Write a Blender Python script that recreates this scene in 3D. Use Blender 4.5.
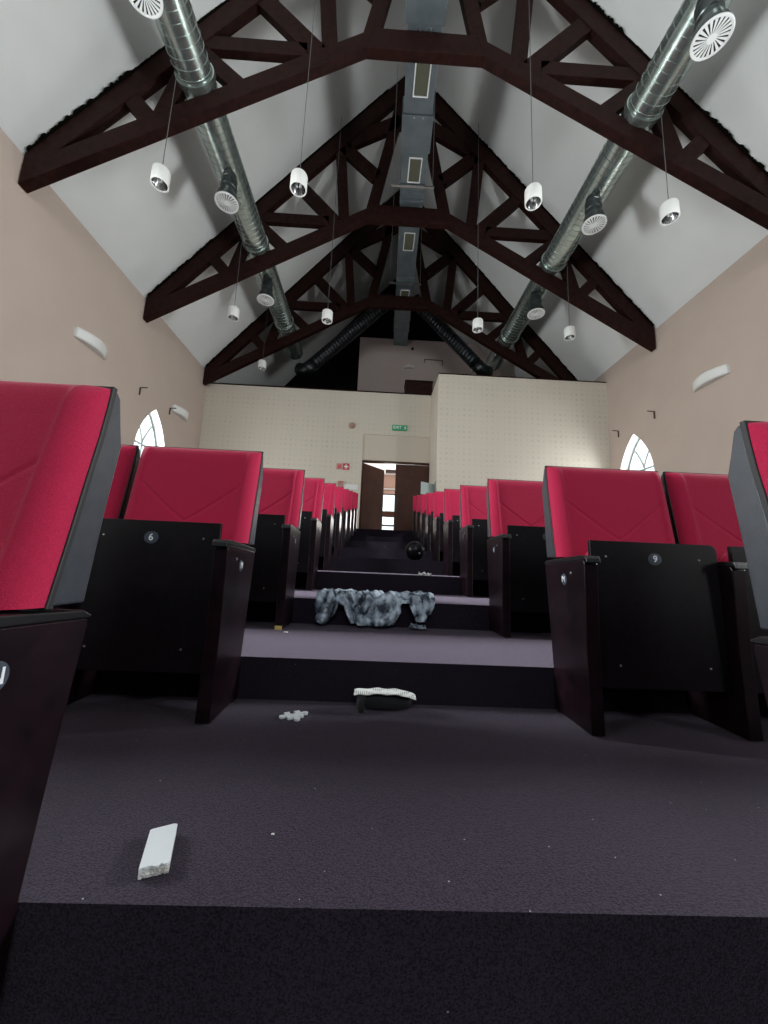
import bpy, bmesh, math, random
from mathutils import Vector, Matrix, noise as mnoise
for o in list(bpy.data.objects): bpy.data.objects.remove(o)
C = bpy.context.scene.collection
S = bpy.context.scene
PI = math.pi
random.seed(4)

# ------------------------------------------------------------------ camera
RT = Vector((0.99864634, -0.03080372, 0.04191197)).normalized()
UP = Vector((-0.04602973, -0.14812187, 0.98789735)).normalized()
FW = Vector((0.02422283, 0.98848927, 0.14933925)).normalized()
cd = bpy.data.cameras.new('camera'); cam = bpy.data.objects.new('camera', cd); C.objects.link(cam)
cd.sensor_fit = 'VERTICAL'; cd.sensor_height = 36.0; cd.sensor_width = 27.0
cd.lens = 370.0 / 1024 * 36.0
cd.clip_start = 0.03; cd.clip_end = 300
cam.matrix_world = Matrix(((RT.x, UP.x, -FW.x, 0), (RT.y, UP.y, -FW.y, 0), (RT.z, UP.z, -FW.z, 0.7205), (0, 0, 0, 1)))
S.camera = cam

# ------------------------------------------------------------------ world, light, exposure
w = bpy.data.worlds.new('sky'); S.world = w; w.use_nodes = True
bg = w.node_tree.nodes['Background']; bg.inputs[0].default_value = (0.86, 0.93, 1.0, 1); bg.inputs[1].default_value = 1.5
S.view_settings.view_transform = 'Standard'; S.view_settings.look = 'None'
S.view_settings.exposure = 0.3; S.view_settings.gamma = 1.0; S.view_settings.use_curve_mapping = False

XC, WL, WR = 0.46, -5.31, 6.24
YB, YX = 10.76, 9.42          # back wall, projecting control room front
ZW = 6.40                     # height of the eaves
def ceil_z(x): return 13.30 - 1.186 * abs(x - XC)

def area(name, loc, rot, sx, sy, power, col):
    l = bpy.data.lights.new(name, 'AREA'); l.shape = 'RECTANGLE'; l.size = sx; l.size_y = sy; l.energy = power; l.color = col
    o = bpy.data.objects.new(name, l); C.objects.link(o); o.location = loc; o.rotation_euler = rot
    return o
# daylight lamps outside the side windows, plus an added one at the stage
WINS = [-3.15, 2.65, 8.50]
area('added_stage_daylight', (XC, -6.9, 7.0), (math.radians(94), 0, 0), 5.4, 3.4, 400, (0.93, 0.97, 1.0))  # unseen lamp added behind the viewer, set high to favour treads over risers
for yw, pw in zip(WINS, (110, 700, 130)):
    area('daylight_left_window', (WL - 0.62, yw, 2.75), (0, -PI/2, 0), 2.6, 1.2, pw, (0.93, 0.97, 1.0))
    area('daylight_right_window', (WR + 0.62, yw, 2.75), (0, PI/2, 0), 2.6, 1.2, pw, (0.93, 0.97, 1.0))

# ------------------------------------------------------------------ materials
def mat(name, col, rough=0.6, metal=0.0, noise=None, bump=0.0, bscale=80, spec=0.5, sheen=0.0, coat=0.0):
    m = bpy.data.materials.new(name); m.use_nodes = True; nt = m.node_tree; b = nt.nodes['Principled BSDF']
    b.inputs['Base Color'].default_value = (*col, 1); b.inputs['Roughness'].default_value = rough
    b.inputs['Metallic'].default_value = metal; b.inputs['Specular IOR Level'].default_value = spec
    b.inputs['Sheen Weight'].default_value = sheen; b.inputs['Coat Weight'].default_value = coat
    tc = nt.nodes.new('ShaderNodeTexCoord')
    if noise:
        sc, c2, detail = noise
        n = nt.nodes.new('ShaderNodeTexNoise'); n.inputs['Scale'].default_value = sc; n.inputs['Detail'].default_value = detail
        nt.links.new(tc.outputs['Object'], n.inputs['Vector'])
        r = nt.nodes.new('ShaderNodeValToRGB'); r.color_ramp.elements[0].position = 0.35; r.color_ramp.elements[1].position = 0.68
        r.color_ramp.elements[0].color = (*col, 1); r.color_ramp.elements[1].color = (*c2, 1)
        nt.links.new(n.outputs['Fac'], r.inputs['Fac']); nt.links.new(r.outputs['Color'], b.inputs['Base Color'])
    if bump:
        n = nt.nodes.new('ShaderNodeTexNoise'); n.inputs['Scale'].default_value = bscale; n.inputs['Detail'].default_value = 4
        nt.links.new(tc.outputs['Object'], n.inputs['Vector'])
        bp = nt.nodes.new('ShaderNodeBump'); bp.inputs['Strength'].default_value = bump; bp.inputs['Distance'].default_value = 0.01
        nt.links.new(n.outputs['Fac'], bp.inputs['Height']); nt.links.new(bp.outputs['Normal'], b.inputs['Normal'])
    return m
def math_n(nt, op, a, b=None, clamp=False):
    n = nt.nodes.new('ShaderNodeMath'); n.operation = op; n.use_clamp = clamp
    for i, v in enumerate((a, b)):
        if v is None: continue
        if isinstance(v, (int, float)): n.inputs[i].default_value = v
        else: nt.links.new(v, n.inputs[i])
    return n.outputs[0]

M = {}
M['red'] = mat('red_fabric', (0.36, 0.009, 0.046), 0.85, noise=(260, (0.43, 0.013, 0.060), 3), bump=0.25, bscale=500, spec=0.2, sheen=0.12)
M['wood'] = mat('dark_wenge_wood', (0.0045, 0.0018, 0.0030), 0.33, noise=(14, (0.012, 0.0045, 0.0075), 6), spec=0.25)
M['panwood'] = mat('black_plywood', (0.004, 0.0028, 0.004), 0.38, noise=(40, (0.0075, 0.005, 0.007), 6), spec=0.2)
M['neck'] = mat('dull_steel_neck', (0.13, 0.15, 0.15), 0.32, 0.9)
M['shaded_duct'] = mat('steel_with_loft_shade', (0.05, 0.055, 0.06), 0.32, 0.9)  # shade behind the rear truss put into a darker metal
M['shell'] = mat('dark_grey_plastic', (0.030, 0.034, 0.042), 0.38, noise=(30, (0.038, 0.043, 0.052), 5), bump=0.1, bscale=300)
M['black'] = mat('black_plastic', (0.006, 0.006, 0.007), 0.35)
M['pipe'] = mat('black_piping', (0.004, 0.004, 0.005), 0.6)
M['screw'] = mat('steel_screw', (0.6, 0.6, 0.62), 0.3, 1.0)
M['disc'] = mat('grey_number_disc', (0.055, 0.065, 0.085), 0.3)
M['white'] = mat('white_print', (0.75, 0.77, 0.80), 0.5)
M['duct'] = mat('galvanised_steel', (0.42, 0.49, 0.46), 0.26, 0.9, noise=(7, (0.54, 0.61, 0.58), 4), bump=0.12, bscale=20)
M['rduct'] = mat('galvanised_sheet', (0.17, 0.205, 0.23), 0.42, 0.6, noise=(3, (0.22, 0.26, 0.28), 4))
M['beam'] = mat('dark_stained_timber', (0.012, 0.0035, 0.0028), 0.6, noise=(9, (0.026, 0.0075, 0.0055), 7), bump=0.3, bscale=25, spec=0.12)
M['foam'] = mat('dark_gap_foam', (0.003, 0.003, 0.002), 0.95, spec=0.05)
M['gable'] = mat('gable_shade_black', (0.006, 0.006, 0.007), 0.95, spec=0.1)  # shadow of the far loft put into the base colour
M['lampw'] = mat('white_lamp_metal', (0.78, 0.77, 0.74), 0.5)
M['reflector'] = mat('chrome_reflector', (0.55, 0.55, 0.56), 0.2, 1.0)
M['bulb'] = mat('frosted_bulb', (0.75, 0.75, 0.72), 0.4)
M['cord'] = mat('grey_cord', (0.10, 0.10, 0.10), 0.6)
M['vane'] = mat('white_diffuser_metal', (0.80, 0.81, 0.80), 0.5)
M['slot'] = mat('dark_slot', (0.01, 0.01, 0.01), 0.8)
M['grille'] = mat('olive_grille', (0.13, 0.13, 0.09), 0.6)
M['reveal'] = mat('white_reveal_paint', (0.66, 0.66, 0.65), 0.8)
M['upvc'] = mat('pale_green_grey_frame', (0.30, 0.34, 0.32), 0.5)
M['door'] = mat('dark_brown_door', (0.050, 0.014, 0.007), 0.55, noise=(4, (0.070, 0.020, 0.010), 6), spec=0.3)
M['hook'] = mat('dark_bronze', (0.05, 0.025, 0.02), 0.5)
M['green'] = mat('green_sign', (0.02, 0.33, 0.13), 0.4)
M['redsign'] = mat('red_sign', (0.50, 0.03, 0.03), 0.4)
M['pinksign'] = mat('faded_pink_sign', (0.55, 0.22, 0.20), 0.6)
M['paper'] = mat('white_paper', (0.75, 0.75, 0.72), 0.7)
M['plaster'] = mat('broken_plaster', (0.62, 0.61, 0.60), 0.9, noise=(40, (0.42, 0.40, 0.37), 6), bump=0.6, bscale=60)
M['tile'] = mat('pale_grey_board', (0.62, 0.64, 0.66), 0.6)
M['eva'] = mat('pale_foam', (0.66, 0.68, 0.70), 0.8)
M['blackcloth'] = mat('black_cloth', (0.006, 0.006, 0.008), 0.9, sheen=0.1)
M['ball'] = mat('black_gloss', (0.004, 0.004, 0.005), 0.3, spec=0.2)
M['lobbyw'] = mat('pink_lobby_plaster', (0.62, 0.40, 0.33), 0.8)
M['lobbyc'] = mat('white_lobby_ceiling', (0.85, 0.85, 0.85), 0.8)
M['stagefloor'] = mat('light_absorbing_stage_floor', (0.012, 0.012, 0.013), 0.6, noise=(5, (0.02, 0.02, 0.021), 5))  # unseen stage made black to cut reflections and raise contrast
M['drape'] = mat('light_absorbing_black', (0.010, 0.010, 0.012), 0.95, spec=0.1)  # unseen backdrop invented in black to cut reflections on the seat pans
M['detector'] = mat('beige_detector', (0.42, 0.25, 0.19), 0.6)

M['ceiling'] = mat('white_ceiling_board', (0.75, 0.755, 0.74), 0.85, noise=(0.9, (0.80, 0.80, 0.78), 6), bump=0.06, bscale=30)
M['ceil_dark'] = M['ceiling']
M['sidewall'] = mat('pink_beige_stucco', (0.52, 0.415, 0.355), 0.9, noise=(1.3, (0.55, 0.44, 0.375), 7), bump=0.25, bscale=60)
M['upper'] = mat('mauve_plaster', (0.54, 0.44, 0.41), 0.9, noise=(2, (0.57, 0.465, 0.435), 5))

def acoustic():
    m = mat('perforated_acoustic_board', (0.60, 0.55, 0.45), 0.85)
    nt = m.node_tree; b = nt.nodes['Principled BSDF']; tc = nt.nodes['Texture Coordinate']
    sp = nt.nodes.new('ShaderNodeSeparateXYZ'); nt.links.new(tc.outputs['Object'], sp.inputs[0])
    u = math_n(nt, 'ADD', sp.outputs[0], sp.outputs[1]); v = sp.outputs[2]
    def cell(a, p):                      # distance to the centre of each perforation
        f = math_n(nt, 'FRACT', math_n(nt, 'DIVIDE', a, p)); return math_n(nt, 'ABSOLUTE', math_n(nt, 'SUBTRACT', f, 0.5))
    dot = math_n(nt, 'MULTIPLY', math_n(nt, 'LESS_THAN', cell(u, 0.155), 0.20), math_n(nt, 'LESS_THAN', cell(v, 0.155), 0.20))
    gu = math_n(nt, 'GREATER_THAN', cell(u, 0.62), 0.125); gv = math_n(nt, 'GREATER_THAN', cell(v, 0.62), 0.125)
    k = math_n(nt, 'MULTIPLY', math_n(nt, 'MULTIPLY', dot, gu), gv)
    n = nt.nodes.new('ShaderNodeTexNoise'); n.inputs['Scale'].default_value = 0.7; nt.links.new(tc.outputs['Object'], n.inputs['Vector'])
    k = math_n(nt, 'MULTIPLY', k, math_n(nt, 'MULTIPLY', n.outputs['Fac'], 0.42))
    mx = nt.nodes.new('ShaderNodeMix'); mx.data_type = 'RGBA'; nt.links.new(k, mx.inputs[0])
    mx.inputs[6].default_value = (0.64, 0.57, 0.48, 1); mx.inputs[7].default_value = (0.33, 0.30, 0.25, 1)
    nt.links.new(mx.outputs[2], b.inputs['Base Color']); return m
M['acoustic'] = acoustic()

def carpet():
    m = mat('purple_black_carpet', (0.02, 0.016, 0.024), 0.95, spec=0.08, sheen=0.22)
    nt = m.node_tree; b = nt.nodes['Principled BSDF']; tc = nt.nodes['Texture Coordinate']
    b.inputs['Sheen Roughness'].default_value = 0.5; b.inputs['Sheen Tint'].default_value = (0.75, 0.62, 0.8, 1)
    n = nt.nodes.new('ShaderNodeTexNoise'); n.inputs['Scale'].default_value = 300; n.inputs['Detail'].default_value = 3
    r = nt.nodes.new('ShaderNodeValToRGB'); e = r.color_ramp.elements
    e[0].position = 0.36; e[0].color = (0.002, 0.0015, 0.003, 1); e[1].position = 0.60; e[1].color = (0.024, 0.0165, 0.027, 1)
    nt.links.new(tc.outputs['Object'], n.inputs['Vector']); nt.links.new(n.outputs['Fac'], r.inputs['Fac'])
    # pale lint caught in the pile
    vo = nt.nodes.new('ShaderNodeTexVoronoi'); vo.inputs['Scale'].default_value = 19; nt.links.new(tc.outputs['Object'], vo.inputs['Vector'])
    lint = math_n(nt, 'LESS_THAN', vo.outputs['Distance'], 0.028)
    mx = nt.nodes.new('ShaderNodeMix'); mx.data_type = 'RGBA'; nt.links.new(lint, mx.inputs[0])
    nt.links.new(r.outputs['Color'], mx.inputs[6]); mx.inputs[7].default_value = (0.30, 0.29, 0.30, 1)
    nt.links.new(mx.outputs[2], b.inputs['Base Color'])
    bp = nt.nodes.new('ShaderNodeBump'); bp.inputs['Strength'].default_value = 0.35; bp.inputs['Distance'].default_value = 0.004
    nt.links.new(n.outputs['Fac'], bp.inputs['Height']); nt.links.new(bp.outputs['Normal'], b.inputs['Normal'])
    return m
M['carpet'] = carpet()

def denim():
    m = mat('acid_washed_denim', (0.02, 0.028, 0.05), 0.9)
    nt = m.node_tree; b = nt.nodes['Principled BSDF']; tc = nt.nodes['Texture Coordinate']
    n = nt.nodes.new('ShaderNodeTexNoise'); n.inputs['Scale'].default_value = 16; n.inputs['Detail'].default_value = 8; n.inputs['Distortion'].default_value = 0.3
    r = nt.nodes.new('ShaderNodeValToRGB'); e = r.color_ramp.elements
    e[0].position = 0.40; e[0].color = (0.030, 0.040, 0.062, 1); e[1].position = 0.62; e[1].color = (0.46, 0.53, 0.62, 1)
    nt.links.new(tc.outputs['Object'], n.inputs['Vector']); nt.links.new(n.outputs['Fac'], r.inputs['Fac']); nt.links.new(r.outputs['Color'], b.inputs['Base Color'])
    return m
M['denim'] = denim()
def dotted():
    m = mat('white_cloth_with_dots', (0.7, 0.7, 0.7), 0.8)
    nt = m.node_tree; b = nt.nodes['Principled BSDF']; tc = nt.nodes['Texture Coordinate']
    vo = nt.nodes.new('ShaderNodeTexVoronoi'); vo.inputs['Scale'].default_value = 120; vo.inputs['Randomness'].default_value = 0.15
    nt.links.new(tc.outputs['Object'], vo.inputs['Vector'])
    r = nt.nodes.new('ShaderNodeValToRGB'); e = r.color_ramp.elements
    e[0].position = 0.30; e[0].color = (0.02, 0.02, 0.02, 1); e[1].position = 0.34; e[1].color = (0.72, 0.72, 0.70, 1)
    nt.links.new(vo.outputs['Distance'], r.inputs['Fac']); nt.links.new(r.outputs['Color'], b.inputs['Base Color']); return m
M['dotted'] = dotted()
def glass():
    m = bpy.data.materials.new('window_glass'); m.use_nodes = True; nt = m.node_tree
    for n in list(nt.nodes): nt.nodes.remove(n)
    o = nt.nodes.new('ShaderNodeOutputMaterial'); t = nt.nodes.new('ShaderNodeBsdfTransparent'); g = nt.nodes.new('ShaderNodeBsdfGlossy')
    g.inputs['Roughness'].default_value = 0.05; t.inputs[0].default_value = (0.95, 0.97, 0.96, 1)
    mx = nt.nodes.new('ShaderNodeMixShader'); mx.inputs[0].default_value = 0.06
    nt.links.new(t.outputs[0], mx.inputs[1]); nt.links.new(g.outputs[0], mx.inputs[2]); nt.links.new(mx.outputs[0], o.inputs[0]); return m
M['glass'] = glass()

# ------------------------------------------------------------------ helpers
class MB:
    def __init__(s): s.b = bmesh.new()
    def box(s, x0, x1, y0, y1, z0, z1):
        return s.hexa([(x0,y0,z0),(x1,y0,z0),(x1,y1,z0),(x0,y1,z0),(x0,y0,z1),(x1,y0,z1),(x1,y1,z1),(x0,y1,z1)])
    def hexa(s, P):
        v = [s.b.verts.new(p) for p in P]
        for f in ((0,3,2,1),(4,5,6,7),(0,1,5,4),(1,2,6,5),(2,3,7,6),(3,0,4,7)): s.b.faces.new([v[i] for i in f])
        return s
    def prism(s, poly, fn):              # fn(u, v, side) -> xyz
        a = [s.b.verts.new(fn(u, v, 0)) for u, v in poly]; b = [s.b.verts.new(fn(u, v, 1)) for u, v in poly]
        n = len(poly); s.b.faces.new(a); s.b.faces.new(b[::-1])
        for i in range(n): s.b.faces.new((a[i], b[i], b[(i+1) % n], a[(i+1) % n]))
        return s
    def tube(s, P, r, n=12, caps=True):
        P = [Vector(p) for p in P]; R = r if isinstance(r, (list, tuple)) else [r]*len(P); rings = []
        ref = None
        for i, p in enumerate(P):
            d = (P[min(i+1, len(P)-1)] - P[max(i-1, 0)]).normalized()
            if ref is None: ref = d.orthogonal().normalized()
            ref = (ref - d * ref.dot(d)).normalized(); q = d.cross(ref)
            rings.append([s.b.verts.new(p + (ref*math.cos(2*PI*k/n) + q*math.sin(2*PI*k/n))*R[i]) for k in range(n)])
        for a, b in zip(rings, rings[1:]):
            for k in range(n): s.b.faces.new((a[k], a[(k+1) % n], b[(k+1) % n], b[k]))
        if caps: s.b.faces.new(rings[0][::-1]); s.b.faces.new(rings[-1])
        return s
    def lathe(s, prof, n=24, T=None):
        rings = []
        for r, z in prof: rings.append([s.b.verts.new((r*math.cos(2*PI*k/n), r*math.sin(2*PI*k/n), z)) for k in range(n)] if r > 1e-6 else [s.b.verts.new((0, 0, z))])
        vs = [v for g in rings for v in g]
        for a, b in zip(rings, rings[1:]):
            for k in range(n):
                q = [a[k % len(a)], a[(k+1) % len(a)], b[(k+1) % len(b)], b[k % len(b)]]
                q = list(dict.fromkeys(q))
                if len(q) > 2:
                    try: s.b.faces.new(q)
                    except ValueError: pass
        if T is not None:
            for v in vs: v.co = T @ v.co
        return s
    def grid(s, nu, nv, fn, close=False):
        G = [[s.b.verts.new(fn(i/nu, j/nv)) for j in range(nv+1)] for i in range(nu+1)]
        for i in range(nu):
            for j in range(nv): s.b.faces.new((G[i][j], G[i+1][j], G[i+1][j+1], G[i][j+1]))
        return G
    def build(s, name, m, parent=None, smooth=False, bevel=0, loc=None, solid=0, keep=False):
        bmesh.ops.recalc_face_normals(s.b, faces=s.b.faces)
        if keep: bmesh.ops.reverse_faces(s.b, faces=s.b.faces)
        me = bpy.data.meshes.new(name); s.b.to_mesh(me); s.b.free(); me.materials.append(m)
        if smooth:
            for p in me.polygons: p.use_smooth = True
        o = bpy.data.objects.new(name, me); C.objects.link(o)
        if parent: o.parent = parent
        if loc: o.location = loc
        if smooth and smooth != 'all':
            me.set_sharp_from_angle(angle=math.radians(40))
        if bevel:
            k = o.modifiers.new('bevel', 'BEVEL'); k.width = bevel; k.segments = 2; k.limit_method = 'ANGLE'; k.angle_limit = 0.6
        if solid:
            k = o.modifiers.new('solid', 'SOLIDIFY'); k.thickness = solid
        return o
def tag(o, label=None, cat=None, group=None, kind=None):
    for k, v in (('label', label), ('category', cat), ('group', group), ('kind', kind)):
        if v: o[k] = v
    return o
def empty(name, loc=(0,0,0), rz=0, label=None, cat=None, group=None, kind=None):
    o = bpy.data.objects.new(name, None); o.empty_display_size = 0.1; C.objects.link(o); o.location = loc; o.rotation_euler = (0, 0, rz)
    return tag(o, label, cat, group, kind)
def children(o): return [c for c in bpy.data.objects if c.parent == o]
def copy_tree(o, parent=None):
    c = o.copy(); C.objects.link(c)
    if parent: c.parent = parent
    for ch in children(o): copy_tree(ch, c)
    return c
def struct(o): o['kind'] = 'structure'; return o
def text(s, name, size, m, parent, mw, depth=0.0006):
    cu = bpy.data.curves.new(name, 'FONT'); cu.body = s; cu.size = size; cu.align_x = 'CENTER'; cu.align_y = 'CENTER'; cu.extrude = depth; cu.offset = size*0.012
    t = bpy.data.objects.new(name + '_src', cu); C.objects.link(t)
    dg = bpy.context.evaluated_depsgraph_get(); me = bpy.data.meshes.new_from_object(t.evaluated_get(dg))
    bpy.data.objects.remove(t); me.transform(mw); me.materials.clear(); me.materials.append(m)
    o = bpy.data.objects.new(name, me); C.objects.link(o); o.parent = parent; return o
def facing(loc, right, up):                                      # matrix for something flat that faces right x up
    r = Vector(right).normalized(); u = Vector(up).normalized(); n = r.cross(u)
    return Matrix(((r.x, u.x, n.x, loc[0]), (r.y, u.y, n.y, loc[1]), (r.z, u.z, n.z, loc[2]), (0, 0, 0, 1)))

# ------------------------------------------------------------------ seating rake
E2, PT, DZ = 0.698, 0.935, 0.1656
def edge(k): return E2 + PT*(k-2)
def fz(k): return DZ*(k-1)
b = MB()
prof = [(-6.5, 0.0)]
for k in range(2, 12): prof += [(edge(k), fz(k-1)), (edge(k), fz(k))]
prof += [(YB + 0.2, fz(11)), (YB + 0.2, -0.3), (-6.5, -0.3)]
b.prism(prof, lambda u, v, s: ((WL, WR)[s], u, v))
struct(b.build('floor', M['carpet']))
b = MB(); b.box(WL+0.3, WR-0.3, -6.4, -1.6, 0, 0.35); tag(b.build('added_stage_platform', M['stagefloor']), 'added low black stage, unseen behind the viewer, facing the seats', 'stage', kind='structure')  # unseen platform added for its effect on the light

# ------------------------------------------------------------------ side walls with pointed windows
SILL, SPR, HW, APEX = 1.55, 2.95, 0.62, 4.22
def arch(d):                                                        # height of the pointed arch at distance d from its centre line
    rise = APEX - SPR; R = (HW*HW + rise*rise)/(2*HW); d = abs(d)
    return SPR + math.sqrt(max(0, R*R - (d + R - HW)**2))
TH = 0.30
def side_wall(name, x, out):
    b = MB(); N = 20
    y0 = -6.5
    def wallstrip(ya, yb, za0, zb0, za1, zb1):
        for xx in (x, x + out*TH):
            b.b.faces.new([b.b.verts.new(p) for p in ((xx, ya, za0), (xx, yb, zb0), (xx, yb, zb1), (xx, ya, za1))])
    cur = y0
    for yc in WINS:
        wallstrip(cur, yc-HW, -0.3, -0.3, ZW, ZW); cur = yc+HW
        wallstrip(yc-HW, yc+HW, -0.3, -0.3, SILL, SILL)
        ys = [yc - HW + 2*HW*i/N for i in range(N+1)]
        for a, c in zip(ys, ys[1:]):
            wallstrip(a, c, arch(a-yc), arch(c-yc), ZW, ZW)
    wallstrip(cur, 14.6, -0.3, -0.3, ZW, ZW)
    me = bpy.data.meshes.new(name); b.b.to_mesh(me); b.b.free(); me.materials.append(M['sidewall'])
    o = bpy.data.objects.new(name, me); C.objects.link(o); return struct(o)
side_wall('wall_left', WL, -1); side_wall('wall_right', WR, 1)
def arch_outline(hw_in, n=14):
    pts = [(-HW+hw_in, SILL+hw_in), (-HW+hw_in, SPR)]
    rise = APEX - SPR; R = (HW*HW + rise*rise)/(2*HW)
    k = (HW-hw_in)
    Ri = R - hw_in; th_end = math.acos((R-HW)/Ri)
    for i in range(1, n+1):
        t = th_end*i/n; pts.append((-(Ri*math.cos(t) - (R-HW)), SPR + Ri*math.sin(t)))
    right = [(-a, z) for a, z in pts[:-1]][::-1]
    return pts + right
wn = 0
for x, out in ((WL, -1), (WR, 1)):
    for yc in WINS:
        wn += 1
        root = empty('window_%d' % wn, (x, yc, 0), kind='structure')
        o0 = arch_outline(0); b = MB()
        for (a, za), (c, zc) in zip(o0, o0[1:] + o0[:1]):
            b.b.faces.new([b.b.verts.new(p) for p in ((-out*0.001, a, za), (-out*0.001, c, zc), (out*TH, c, zc), (out*TH, a, za))])
        b.build('window_reveal', M['reveal'], root)
        o1 = arch_outline(0.055); b = MB()
        xa, xb = out*(TH-0.10), out*(TH-0.04)
        for i in range(len(o0)):
            j = (i+1) % len(o0); A, B_, Ci, D = o0[i], o0[j], o1[j], o1[i]
            b.hexa([(xa, A[0], A[1]), (xa, B_[0], B_[1]), (xa, Ci[0], Ci[1]), (xa, D[0], D[1]), (xb, A[0], A[1]), (xb, B_[0], B_[1]), (xb, Ci[0], Ci[1]), (xb, D[0], D[1])])
        b.build('window_frame', M['upvc'], root)
        xm = out*(TH-0.07)
        b = MB(); b.tube([(xm, 0, SILL), (xm, 0, 3.38)], 0.022, 8)
        for s in (-1, 1): b.tube([(xm, s*0.30*(i/6)**1.25, 3.38 + 0.53*(i/6)**.95) for i in range(7)], 0.024, 8)
        b.tube([(xm, -HW, 2.35), (xm, HW, 2.35)], 0.02, 8); b.tube([(xm, -HW, 3.34), (xm, HW, 3.34)], 0.026, 8)
        b.build('tracery', M['upvc'], root)
        b = MB(); b.b.faces.new([b.b.verts.new((xm, a, z)) for a, z in o1]); b.build('window_pane', M['glass'], root)

# ------------------------------------------------------------------ stage wall (behind the viewer), blackened, with an added unseen window for light
def gable(name, y0, y1, m, hole=None):
    b = MB()
    if not hole:
        b.prism([(WL-TH, -0.3), (WR+TH, -0.3), (WR+TH, ZW-0.5), (WR, ZW), (XC, 13.30), (WL, ZW), (WL-TH, ZW-0.5)], lambda u, v, s: (u, (y0, y1)[s], v))
    else:
        hx0, hx1, hz0, hz1 = hole
        b.box(WL-TH, WR+TH, y0, y1, -0.3, hz0)
        for q in (-1, 1):
            xo = XC + q*5.775; xi = hx1 if q > 0 else hx0
            b.prism([(xo, hz0), (xi, hz0), (xi, hz1), (XC + q*(13.3-hz1)/1.186, hz1), (xo, ZW)], lambda u, v, s: (u, (y0, y1)[s], v))
        d = (13.3-hz1)/1.186
        b.prism([(XC-d, hz1), (XC+d, hz1), (XC, 13.30)], lambda u, v, s: (u, (y0, y1)[s], v))
    return struct(b.build(name, m))
gable('wall_front', -6.7, -6.5, M['drape'], (XC-2.7, XC+2.7, 5.35, 8.65))
root = empty('window_7', (XC, -6.6, 0), kind='structure')  # added window, out of view, framing the stage lamp
b = MB()
for i in range(6): xx = -2.7 + 1.08*i; b.box(xx-0.03, xx+0.03, -0.04, 0.04, 5.35, 8.65)
for zz in (5.38, 7.0, 8.62): b.box(-2.7, 2.7, -0.035, 0.035, zz-0.03, zz+0.03)
b.build('window_frame', M['upvc'], root)
b = MB(); b.box(-2.7, 2.7, -0.004, 0.004, 5.36, 8.64); b.build('window_pane', M['glass'], root)
b = MB(); b.prism([(WL-TH, 6.0), (WR+TH, 6.0), (WR+TH, ZW-0.5), (WR, ZW), (XC, 13.30), (WL, ZW), (WL-TH, ZW-0.5)], lambda u, v, s: (u, (14.5, 14.7)[s], v)); struct(b.build('wall_back', M['gable']))  # far gable coloured black to stand for its shadow

# ------------------------------------------------------------------ ceiling: two sloping planes
b = MB()
for s in (-1, 1):
    W = 5.775; 
    b.hexa([(XC+s*W*1.08, -6.7, ceil_z(XC+W*1.08)), (XC+s*W*1.08, 14.7, ceil_z(XC+W*1.08)), (XC, 14.7, 13.30), (XC, -6.7, 13.30),
            (XC+s*W*1.08, -6.7, ceil_z(XC+W*1.08)+0.2), (XC+s*W*1.08, 14.7, ceil_z(XC+W*1.08)+0.2), (XC, 14.7, 13.5), (XC, -6.7, 13.5)])
struct(b.build('ceiling', M['ceiling']))

# ------------------------------------------------------------------ back wall of the hall, doorway, control room
DX0, DX1, DZT = -0.46, 1.60, 3.86
b = MB()
b.box(WL, DX0, YB, YB+0.2, fz(11)-0.05, 6.06); b.box(DX1, 1.75, YB, YB+0.2, fz(11)-0.05, 6.06); b.box(DX0, DX1, YB, YB+0.2, 4.71, 6.06)
struct(b.build('wall_rear_acoustic', M['acoustic']))
b = MB(); b.box(DX0, DX1, YB+0.03, YB+0.17, DZT+0.05, 4.71); struct(b.build('trim_1', M['upper_t'] if 'upper_t' in M else mat('beige_transom_panel', (0.60, 0.52, 0.43), 0.8)))
b = MB(); b.box(WL, 1.6, YB-0.01, YB+0.22, 6.06, 6.10); struct(b.build('trim_2', M['beam']))
b = MB()
X0 = 1.57
b.box(X0, WR, YX, YX+0.12, fz(10)-0.2, 6.04); b.box(X0, X0+0.12, YX+0.12, YB, fz(10)-0.2, 6.04)
struct(b.build('wall_control_room', M['acoustic']))
b = MB(); b.box(X0, WR, YX, YB+0.2, 6.04, 6.075); struct(b.build('trim_3', M['beam']))
# upper storey block standing far behind the hall's back wall
b = MB(); b.box(-0.88, 4.6, 13.2, 14.45, 6.2, 9.52); struct(b.build('wall_upper_room', M['upper']))
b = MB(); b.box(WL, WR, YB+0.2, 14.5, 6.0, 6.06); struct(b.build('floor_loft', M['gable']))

# doors
root = empty('door_1', (DX0, YB+0.17, 0), kind='structure')
b = MB(); b.box(0, DX1-DX0, -0.1, 0.02, DZT, DZT+0.05); b.box(-0.001, 0.03, -0.1, 0.0, fz(11), DZT); b.box(DX1-DX0-0.03, DX1-DX0+0.001, -0.1, 0.0, fz(11), DZT); b.build('door_frame', M['door'], root)
ang = math.atan2(0.80, 0.70)
def leaf(hx, a, sgn):
    b = MB(); b.box(0, sgn*1.0, -0.02, 0.02, fz(11)+0.01, DZT-0.01)
    o = b.build('door_leaf', M['door'], root, bevel=0.004); o.location = (hx, 0, 0); o.rotation_euler = (0, 0, a)
    h = MB(); h.tube([(sgn*0.93, -0.02, 2.72), (sgn*0.93, -0.07, 2.72), (sgn*0.82, -0.07, 2.72)], 0.011, 8); h.box(sgn*0.905, sgn*0.955, -0.026, -0.018, 2.62, 2.82)
    h.build('door_handle', M['hook'], o)
leaf(0.03, ang, 1); leaf(DX1-DX0-0.03, 0.0, -1)
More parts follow.
